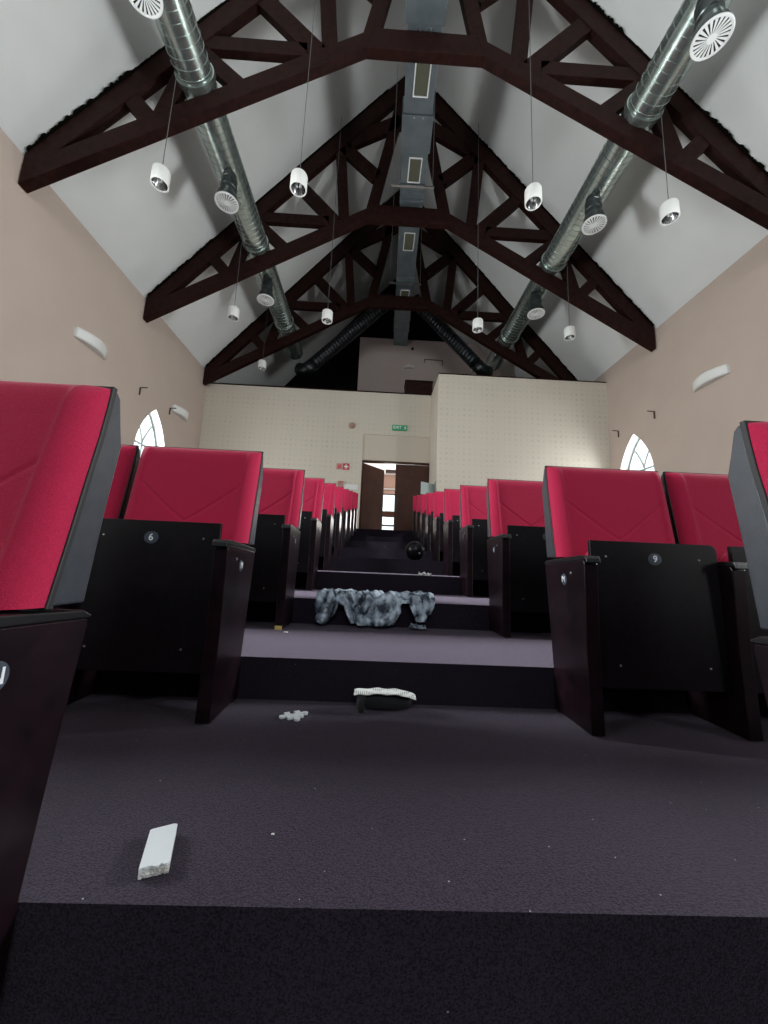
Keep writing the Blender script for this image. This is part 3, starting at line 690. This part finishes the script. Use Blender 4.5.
# ------------------------------------------------------------------ things left on the floor
# denim garment draped over the third step
root = empty('denim_garment', (0.03, edge(4), fz(4))); tag(root, 'crumpled acid-washed denim garment draped over a step in the aisle', 'garment')
def hang(u):                                                            # how far down the step it hangs
    pts = [(0, .135), (.08, .16), (.15, .10), (.18, .03), (.24, .04), (.31, .15), (.45, .165), (.58, .165), (.68, .12), (.73, .02), (.79, .02), (.85, .13), (.93, .10), (1, .03)]
    for (a, ya), (c, yc) in zip(pts, pts[1:]):
        if u <= c: return ya + (yc-ya)*(u-a)/(c-a)
    return .05
def drape(u, v):
    x = -.385 + .79*u
    wob = mnoise.noise(Vector((u*7, v*2.2, 1.3)))
    L1 = .16 + .05*mnoise.noise(Vector((u*4, 0, 5)))                        # lies on the tread
    s_ = v*(L1 + hang(u))
    fold = .042*abs(math.sin(u*19 + 4.0*v + wob*3.2))**1.3 + .024*abs(mnoise.noise(Vector((u*13, v*5, 3))))
    if s_ < L1: y = L1 - s_ + .0; z = .008 + fold*1.1*(1 if v > .05 else .3); y -= .01
    else: y = -.014 - fold*(1.2 + 1.5*(s_-L1)/.16) ; z = -(s_-L1) + .008 + fold*.5*max(0, 1-(s_-L1)/.04)
    z = max(z, -DZ + .006 + fold*.3)
    x += .025*wob*v
    return (x, y, z)
b = MB(); b.grid(120, 60, drape); b.build('draped_cloth', M['denim'], root, smooth='all', solid=.004)
b = MB()                                                                # a rolled leg / sleeve twisted over the right end
P = [(.16, .05, .03), (.21, .0, .045), (.26, -.035, .03), (.29, -.05, -.02), (.315, -.05, -.08), (.33, -.045, -.12)]
b.tube(P, [.022, .03, .033, .03, .024, .012], 12)
P = [(.25, .06, .03), (.30, .01, .04), (.345, -.02, .02), (.37, -.03, -.03), (.36, -.035, -.075)]
b.tube(P, [.02, .028, .03, .026, .012], 12)
P = [(-.16, .0, .02), (-.13, -.035, -.03), (-.09, -.05, -.09), (-.03, -.06, -.14), (.05, -.06, -.148)]
b.tube(P, [.018, .025, .028, .028, .014], 12)
P = [(.13, .05, .02), (.14, -.02, .01), (.15, -.045, -.06), (.11, -.055, -.13), (.04, -.06, -.15)]
b.tube(P, [.02, .024, .024, .024, .012], 12)
for v in b.b.verts:
    n = mnoise.noise_vector(v.co*28); v.co += n*.008; v.co.z = max(v.co.z, -DZ+.008)
b.build('twisted_folds', M['denim'], root, smooth='all')
b = MB()
def scrap(u, v):
    return (-.05 + .10*u + .012*mnoise.noise(Vector((v*5, u*3, 0))), -.018 + .036*v, .010 + .045*abs(mnoise.noise(Vector((u*6, v*4, 8)))))
b.grid(24, 10, scrap); o = b.build('cloth_scrap', M['denim'], loc=(.31, edge(4)-.10, fz(3)), smooth='all', solid=.004); tag(o, 'small pale cloth scrap on the carpet right below the denim garment', 'scrap')

# dotted pouch / shoe under the riser
root = empty('cloth_pouch', (0.075, 1.565, fz(2))); tag(root, 'black cloth slipper with white dotted top at the foot of the first riser', 'slipper')
b = MB()
def body(u, v):
    a = 2*PI*v; x = -.115 + .22*u; w_ = .030*(math.sin(PI*min(1, max(0, u*.92+.05)))**.45)
    cz = .036 - .008*u; hz = .034 - .006*u
    return (x, w_*math.cos(a), max(.001, cz + hz*math.sin(a)*(math.sin(PI*(u*.9+.07))**.35)))
b.grid(26, 20, body); b.tube([(-.09, -.02, .06), (-.098, -.035, .03), (-.09, -.045, .006)], [.012, .016, .012], 10)
b.build('slipper_body', M['blackcloth'], root, smooth='all')
b = MB()
b.grid(30, 8, lambda u, v: (-.125 + .245*u, -.034 + (.046)*v, .062 + .008*v + .007*math.sin(u*3.4) + .002*math.sin(u*21) - (.012*max(0, u-.85)/.15)))
b.build('dotted_flap', M['dotted'], root, smooth='all', solid=.003)

# foam puzzle piece
pz = []
def knob(p, q, out_):
    p = Vector(p); q = Vector(q); d = q-p; n = Vector((d.y, -d.x)).normalized()*out_
    L = [p]
    m_ = p + d*.5; L.append(p + d*.36)
    for i in range(7):
        a = -2.4 + 4.8*i/6; L.append(m_ + n*.013 + (n*math.cos(a) + d.normalized()*math.sin(a))*.011)
    L.append(p + d*.64); return L
sq = [(-.028, -.028), (.028, -.028), (.028, .028), (-.028, .028)]
for i, o_ in enumerate((1, 1, -1, 1)): pz += [tuple(p) for p in knob(sq[i], sq[(i+1) % 4], o_)]
b = MB(); b.prism(pz, lambda u, v, k: (u*1.05, v, (.001, .009)[k])); o = b.build('puzzle_piece', M['eva'], loc=(-.265, 1.47, fz(2)), bevel=.001); o.rotation_euler = (0, 0, .5); tag(o, 'small pale foam jigsaw piece lying on the carpet near the first riser', 'puzzle piece')

# broken board piece in the foreground
root = empty('board_fragment', (-.381, .806, fz(2)), .36); tag(root, 'pale grey rectangular board fragment lying on the carpet in the foreground', 'board fragment')
b = MB(); rnd = random.Random(3); N = 10
fr = [(-.024 + .048*i/N, -.058 + rnd.uniform(-.003, .003)) for i in range(N+1)]
b.prism(fr + [(.024, .047), (.018, .050), (-.02, .046), (-.024, .044)], lambda u, v, k: (u, v, (.014, .019)[k])); b.build('board_face', M['tile'], root, bevel=.001)
b = MB(); G = b.grid(16, 24, lambda u, v: (-.0235 + .047*u, -.060 + .105*v + (.004*mnoise.noise(Vector((u*9, 0, 2))) if v == 0 else 0), .0135))
b.grid(16, 6, lambda u, v: (-.0235 + .047*u, -.057 - .006*v*(1-v)*2 + .005*mnoise.noise(Vector((u*14, v*9, 4))), .0135 - .0125*v))
b.box(-.0235, .0235, -.054, .045, .001, .0135); b.build('plaster_core', M['plaster'], root)
# round black object further up the aisle
root = empty('black_ball', (0.52, 4.62, fz(6))); tag(root, 'round glossy black object resting on a step at the right of the aisle', 'ball')
b = MB(); b.lathe([(0, .235)] + [(.118*math.sin(t), .118 + .117*math.cos(t)) for t in [PI*i/18 for i in range(1, 18)]] + [(0, .001)], 30); b.build('ball_body', M['ball'], root, smooth='all')
MB().tube([(.12*math.cos(t), -.012, .118 + .12*math.sin(t)) for t in [2*PI*i/36 for i in range(37)]], .004, 8).build('rim', M['shell'], root, smooth='all')
MB().lathe([(0, 0), (.010, 0), (.008, .004), (0, .005)], 12, facing((.045, -.108, .085), (1, 0, 0), (0, 0, 1))).build('highlight_dot', M['screw'], root)  # small white highlight on the ball, modelled as a steel dot
# crumpled papers on the steps
def crumple(name, loc, r, seed, lab, cat, m=M['paper']):
    b = MB(); b.grid(10, 10, lambda u, v: ((u-.5)*2*r, (v-.5)*1.2*r, .003 + r*.9*abs(mnoise.noise(Vector((u*3+seed, v*3, seed)))) ))
    o = b.build(name, m, loc=loc, solid=.001); tag(o, lab, cat); return o
crumple('crumpled_paper', (.50, edge(5)+.06, fz(5)), .06, 2.2, 'small crumpled white paper at the edge of the fourth step', 'paper')
crumple('paper_scrap', (-.545+.07, 2.20, fz(3)), .012, 5.1, 'tiny white paper scrap on the carpet by the left third-row seat', 'paper')
crumple('lint_tuft', (-.18, .86, fz(2)), .003, 7.7, 'tiny pale lint tuft right of the board fragment', 'lint')
b = MB(); b.box(-.02, .02, -.003, .003, 0, .022); o = b.build('yellow_tape', mat('yellow_tape_film', (.75, .55, .18), .6), loc=(-AL+SL-.025, PT + 1.356, fz(3)+.001)); tag(o, 'scrap of yellow tape at the foot of the left third-row seat panel', 'tape')
